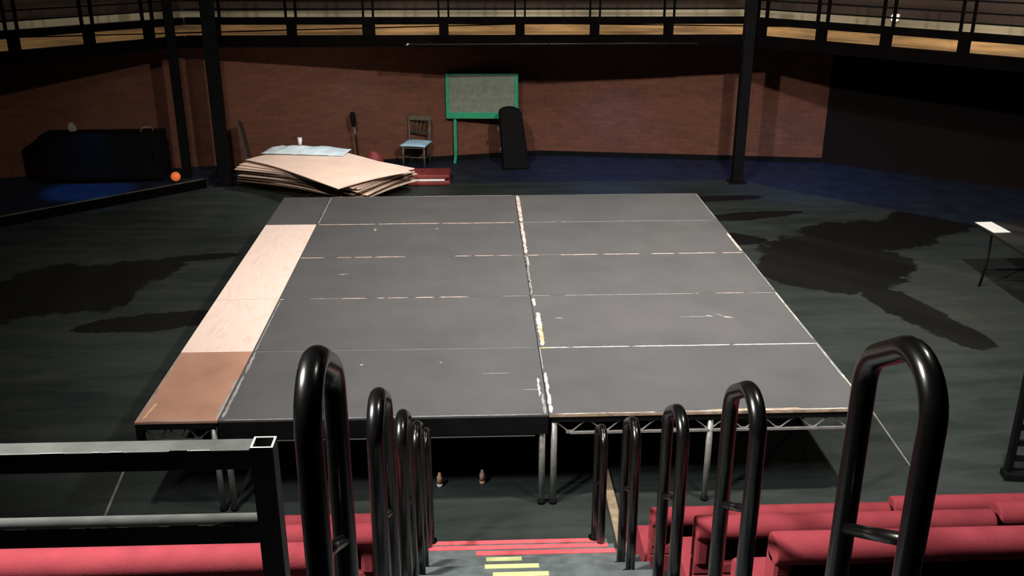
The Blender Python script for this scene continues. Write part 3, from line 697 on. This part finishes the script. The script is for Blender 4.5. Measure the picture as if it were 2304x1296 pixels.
# ---------------------------------------------------------------- chair
t = thing('side_chair', 'wooden chair with pale blue seat pad standing by the brick wall', 'chair', (-1.58, 11.0, 0), math.radians(-14))
for (x, y) in ((-0.2, -0.19), (0.2, -0.19)):
    bm = B(); bm_tube(bm, [(x, y, 0), (x*0.98, y, 0.40)], [0.013, 0.018], 10); obj('leg', bm, M['wood'], t, smooth=True)
for s in (-1, 1):
    bm = B(); bm_tube(bm, [(s*0.18, 0.22, 0), (s*0.19, 0.19, 0.42), (s*0.20, 0.23, 0.86)], [0.014, 0.018, 0.015], 10); obj('leg', bm, M['wood'], t, smooth=True)
bm = B(); bm_box(bm, -0.21, 0.21, -0.20, 0.20, 0.36, 0.41); obj('seat_frame', bm, M['wood'], t, bevel=0.005)
bm = B(); bmesh.ops.create_grid(bm, x_segments=12, y_segments=12, size=0.235)
for v in bm.verts:
    u, w_ = v.co.x/0.235, v.co.y/0.235; v.co.z = 0.425+0.03*(1-u**4)*(1-w_**4)
o = obj('seat_pad', bm, M['padblue'], t, smooth=True); md = o.modifiers.new('s', 'SOLIDIFY'); md.thickness = 0.03
bm = B(); bm_box(bm, -0.21, 0.21, 0.215, 0.24, 0.79, 0.87); obj('top_rail', bm, M['wood'], t, bevel=0.012)
bm = B(); bm_box(bm, -0.18, 0.18, 0.20, 0.215, 0.56, 0.60); obj('lower_rail', bm, M['darkwood'], t, bevel=0.004)
for x in (-0.11, -0.04, 0.04, 0.11):
    bm = B(); bm_tube(bm, [(x, 0.208, 0.60), (x*1.05, 0.225, 0.80)], 0.009, 8); obj('spindle', bm, M['darkwood'], t, smooth=True)
for y in (-0.19,):
    bm = B(); bm_tube(bm, [(-0.19, y, 0.2), (0.19, y, 0.2)], 0.009, 8); obj('stretcher', bm, M['wood'], t, smooth=True)
for s in (-1, 1):
    bm = B(); bm_tube(bm, [(s*0.19, -0.19, 0.17), (s*0.185, 0.20, 0.17)], 0.009, 8); obj('stretcher', bm, M['wood'], t, smooth=True)

# ---------------------------------------------------------------- green framed board on a stand
t = thing('framed_board', 'grey display board in bright green frame on green legs by brick wall', 'display board', (-0.38, 11.38, 0), math.radians(-3))
z0, z1, hw = 0.80, 1.60, 0.66
bm = B(); bm_box(bm, -hw+.04, hw-.04, -0.012, 0.012, z0+.05, z1-.01); obj('panel', bm, M['board'], t)
for (x0, x1, za, zb) in ((-hw, -hw+0.065, z0, z1), (hw-0.065, hw, z0, z1)):
    bm = B(); bm_box(bm, x0, x1, -0.025, 0.025, za, zb); obj('frame_side', bm, M['green'], t, bevel=0.004)
bm = B(); bm_box(bm, -hw+.065, hw-.065, -0.025, 0.025, z0, z0+0.10); obj('frame_bottom', bm, M['green'], t, bevel=0.004)
bm = B(); bm_box(bm, -hw+.065, hw-.065, -0.02, 0.02, z1-0.02, z1); obj('frame_top', bm, M['green'], t)
bm = B(); bm_box(bm, -hw+.01, hw-.01, -0.07, -0.026, z0-0.005, z0+0.02); obj('ledge', bm, M['green'], t, bevel=0.004)
for s in (-1, 1):
    bm = B(); bm_box(bm, s*0.50-0.028, s*0.50+0.028, -0.025, 0.025, 0.05, z0); l = obj('leg', bm, M['green'], t, bevel=0.004)
    bm = B(); bm_bar(bm, (s*0.50, -0.26, 0.03), (s*0.50, 0.17, 0.03), 0.05, 0.05)
    bm_bar(bm, (s*0.50, -0.2, 0.045), (s*0.50, -0.02, 0.16), 0.04, 0.03); obj('foot', bm, M['green'], l)
    bm = B(); bm_tube(bm, [(s*0.50-0.015, -0.24, 0.0), (s*0.50+0.015, -0.24, 0.0)], 0.001, 6); bm.free()

# black round-topped case leaning beside the board
t = thing('instrument_case', 'black round-topped case leaning in front of the green framed board', 'case', (0.22, 10.78, 0), math.radians(4))
def case_bm(w0, w1, h, d, shear):
    prof = [(-w0, 0), (w0, 0)]
    for k in range(0, 13):
        a = math.pi*k/12; prof.append((w1*math.cos(a), h-w1*0.55+w1*0.55*math.sin(a)))
    bm = B(); F = [bm.verts.new((x+shear*z, -d/2+0.12*z, z)) for x, z in prof]; K = [bm.verts.new((x+shear*z, d/2+0.12*z, z)) for x, z in prof]
    n = len(prof); bm.faces.new(F); bm.faces.new(K[::-1])
    for i in range(n): bm.faces.new((F[i], K[i], K[(i+1) % n], F[(i+1) % n]))
    return bm
obj('shell', case_bm(0.24, 0.20, 1.08, 0.26, -0.10), M['black'], t, bevel=0.03, seg=3)
for z in (0.35, 0.7):
    bm = B(); bm_box(bm, -0.26-0.10*z, -0.23-0.10*z, -0.03+0.12*z, 0.03+0.12*z, z-0.03, z+0.03); obj('latch', bm, mat('dull_latch', (0.10, 0.12, 0.10), 0.4, metal=0.5), t)
# thin stand between boards and chair
t = thing('microphone_stand', 'thin dark stand with a slim black head by the brick wall', 'stand', (-2.62, 10.85, 0))
bm = B(); bm_tube(bm, [(0, 0, 0.02), (-0.03, 0, 0.62)], 0.012, 10); obj('lower_pole', bm, M['black'], t, smooth=True)
bm = B(); bm_tube(bm, [(-0.02, 0, 0.45), (-0.045, 0, 0.78)], 0.011, 10); obj('upper_pole', bm, mat('dull_grey_pole', (0.20, 0.19, 0.17), 0.4, metal=0.4), t, smooth=True)
bm = B(); bm_tube(bm, [(-0.045, 0, 0.76), (-0.05, 0, 0.80), (-0.06, 0, 0.98), (-0.062, 0, 1.02)], [0.02, 0.045, 0.05, 0.03], 14); obj('head', bm, M['black'], t, smooth=True)
for k in range(3):
    a = 2*math.pi*k/3+0.4; bm = B(); bm_tube(bm, [(0, 0, 0.10), (0.24*math.cos(a), 0.24*math.sin(a), 0.012)], 0.010, 8); obj('leg', bm, M['black'], t, smooth=True)
# dark board leaning beside the thick column
t = B(); bm_bar(t, (0, 0, 0.01), (-0.22, 0.30, 0.98), 0.30, 0.03, (1, 0, 0))
tag(obj('leaning_board', t, M['darkwood'], loc=(-4.32, 9.98, 0.0)), 'dark narrow board leaning beside the thicker black column', 'board')

# ---------------------------------------------------------------- left, under the gallery
t = thing('low_cabinet', 'long black cabinet standing on the platform under left gallery', 'cabinet', (-6.62, 9.62, 0.15), math.radians(2))
bm = B(); bm_box(bm, -0.95, 0.95, -0.25, 0.25, 0.06, 0.80); obj('body', bm, M['black'], t, bevel=0.008)
for i in range(3):
    x = -0.62+0.62*i
    bm = B(); bm_box(bm, x-0.29, x+0.29, -0.265, -0.251, 0.10, 0.76); d = obj('door', bm, M['black'], t, bevel=0.003)
    bm = B(); bm_tube(bm, [(x+0.22, -0.285, 0.40), (x+0.22, -0.285, 0.50)], 0.006, 8); obj('handle', bm, M['fascia'], d, smooth=True)
for sx in (-1, 1):
    for sy in (-1, 1):
        bm = B(); bm_tube(bm, [(sx*0.86, sy*0.2, 0), (sx*0.86, sy*0.2, 0.06)], 0.025, 12); obj('leg', bm, M['black'], t)
bm = B(); bmesh.ops.create_icosphere(bm, subdivisions=3, radius=0.07)
for v in bm.verts: v.co += v.normal*0 + Vector((0.03*mnoise.noise(v.co*14), 0.03*mnoise.noise(v.co*14+Vector((5, 0, 0))), 0)); v.co.z = max(-0.06, v.co.z*1.3)
tag(obj('glint_lump', bm, mat('dim_pale_glint', (0.25, 0.24, 0.20), 0.8, var=0.3, vscale=30), loc=(-7.10, 9.60, 1.03), smooth=True), 'pale lump added for a glint on left end of the black cabinet', 'cloth')  # pale lump standing in for a glint on the cabinet
bm = B(); pts = [(0.10*math.cos(a), 0, 0.06*math.sin(a)) for a in [math.radians(d) for d in range(20, 161, 14)]]
bm_tube(bm, pts, 0.008, 8)
for s in (-1, 1): bm_tube(bm, [(s*0.094, 0, 0.02), (s*0.094, 0, -0.02)], 0.008, 8)
tag(obj('glint_arc', bm, mat('dull_silver', (0.22, 0.22, 0.20), 0.35, metal=0.5), loc=(-5.90, 9.62, 0.973), rotz=0.5, smooth=True), 'curved silver arc added for a glint on right end of the black cabinet', 'handle')  # silver arc added where a glint shows on the cabinet
t = thing('orange_lamp', 'small glowing orange globe lamp on the platform beside thin column', 'lamp', (-5.46, 9.40, 0.15))
bm = B(); bm_tube(bm, [(0, 0, 0), (0, 0, 0.03)], [0.06, 0.045], 16); obj('lamp_base', bm, M['black'], t)
bm = B(); bmesh.ops.create_uvsphere(bm, u_segments=24, v_segments=14, radius=0.078)
for v in bm.verts: v.co.z += 0.10
obj('globe', bm, M['orange'], t, smooth=True)

# ---------------------------------------------------------------- trestle table with paper
ta = math.atan2(3.5-4.85, 5.52-5.56)
t = thing('trestle_table', 'black topped folding table with bent metal legs at the right edge', 'table', (5.60, 4.84, 0), 0)
bm = B(); bm_box(bm, 0, 0.76, -1.83, 0, 0.705, 0.74); obj('tabletop', bm, mat('dark_table_top', (0.010, 0.011, 0.010), 0.5, spec=0.3), t, bevel=0.006)
for y in (-0.30, -1.53):
    for x in (0.10, 0.66):
        bm = B(); bm_tube(bm, [(x, y, 0.70), (x, y-0.02, 0.35), (x+(-0.04 if x < .4 else .04), y, 0.0)], 0.014, 10); obj('leg', bm, M['black'], t, smooth=True)
    bm = B(); bm_tube(bm, [(0.08, y-0.012, 0.22), (0.68, y-0.012, 0.22)], 0.011, 10); obj('crossbar', bm, M['black'], t, smooth=True)
    bm = B(); bm_tube(bm, [(0.38, y-0.005, 0.60), (0.38, y-0.40*(1 if y > -1 else -1), 0.70)], 0.008, 8); obj('brace', bm, M['black'], t, smooth=True)
bm = B(); bm_box(bm, 0, 0.21, -0.42, 0, 0, 0.004)
tag(obj('paper_sheet', bm, M['paper'], loc=(5.61, 4.80, 0.741), rotz=math.radians(3)), 'white sheet of paper lying on far end of the folding table', 'paper')

# black slatted frame at the right edge
t = thing('slatted_frame', 'black slatted metal frame standing on floor at the right edge', 'frame', (3.76, 0.26, 0))
for (x, y) in ((0, 0), (0.6, -0.1)):
    bm = B(); bm_box(bm, x-0.025, x+0.025, y-0.025, y+0.025, 0.05, 1.15); obj('post', bm, M['black'], t, bevel=0.003)
for i in range(7):
    z = 0.18+0.14*i
    bm = B(); bm_bar(bm, (0.02, -0.004, z), (0.58, -0.096, z), 0.02, 0.05); obj('slat', bm, M['black'], t)
bm = B(); bm_bar(bm, (-0.04, 0.0, 0.03), (0.66, -0.11, 0.03), 0.12, 0.055); obj('base', bm, M['black'], t)
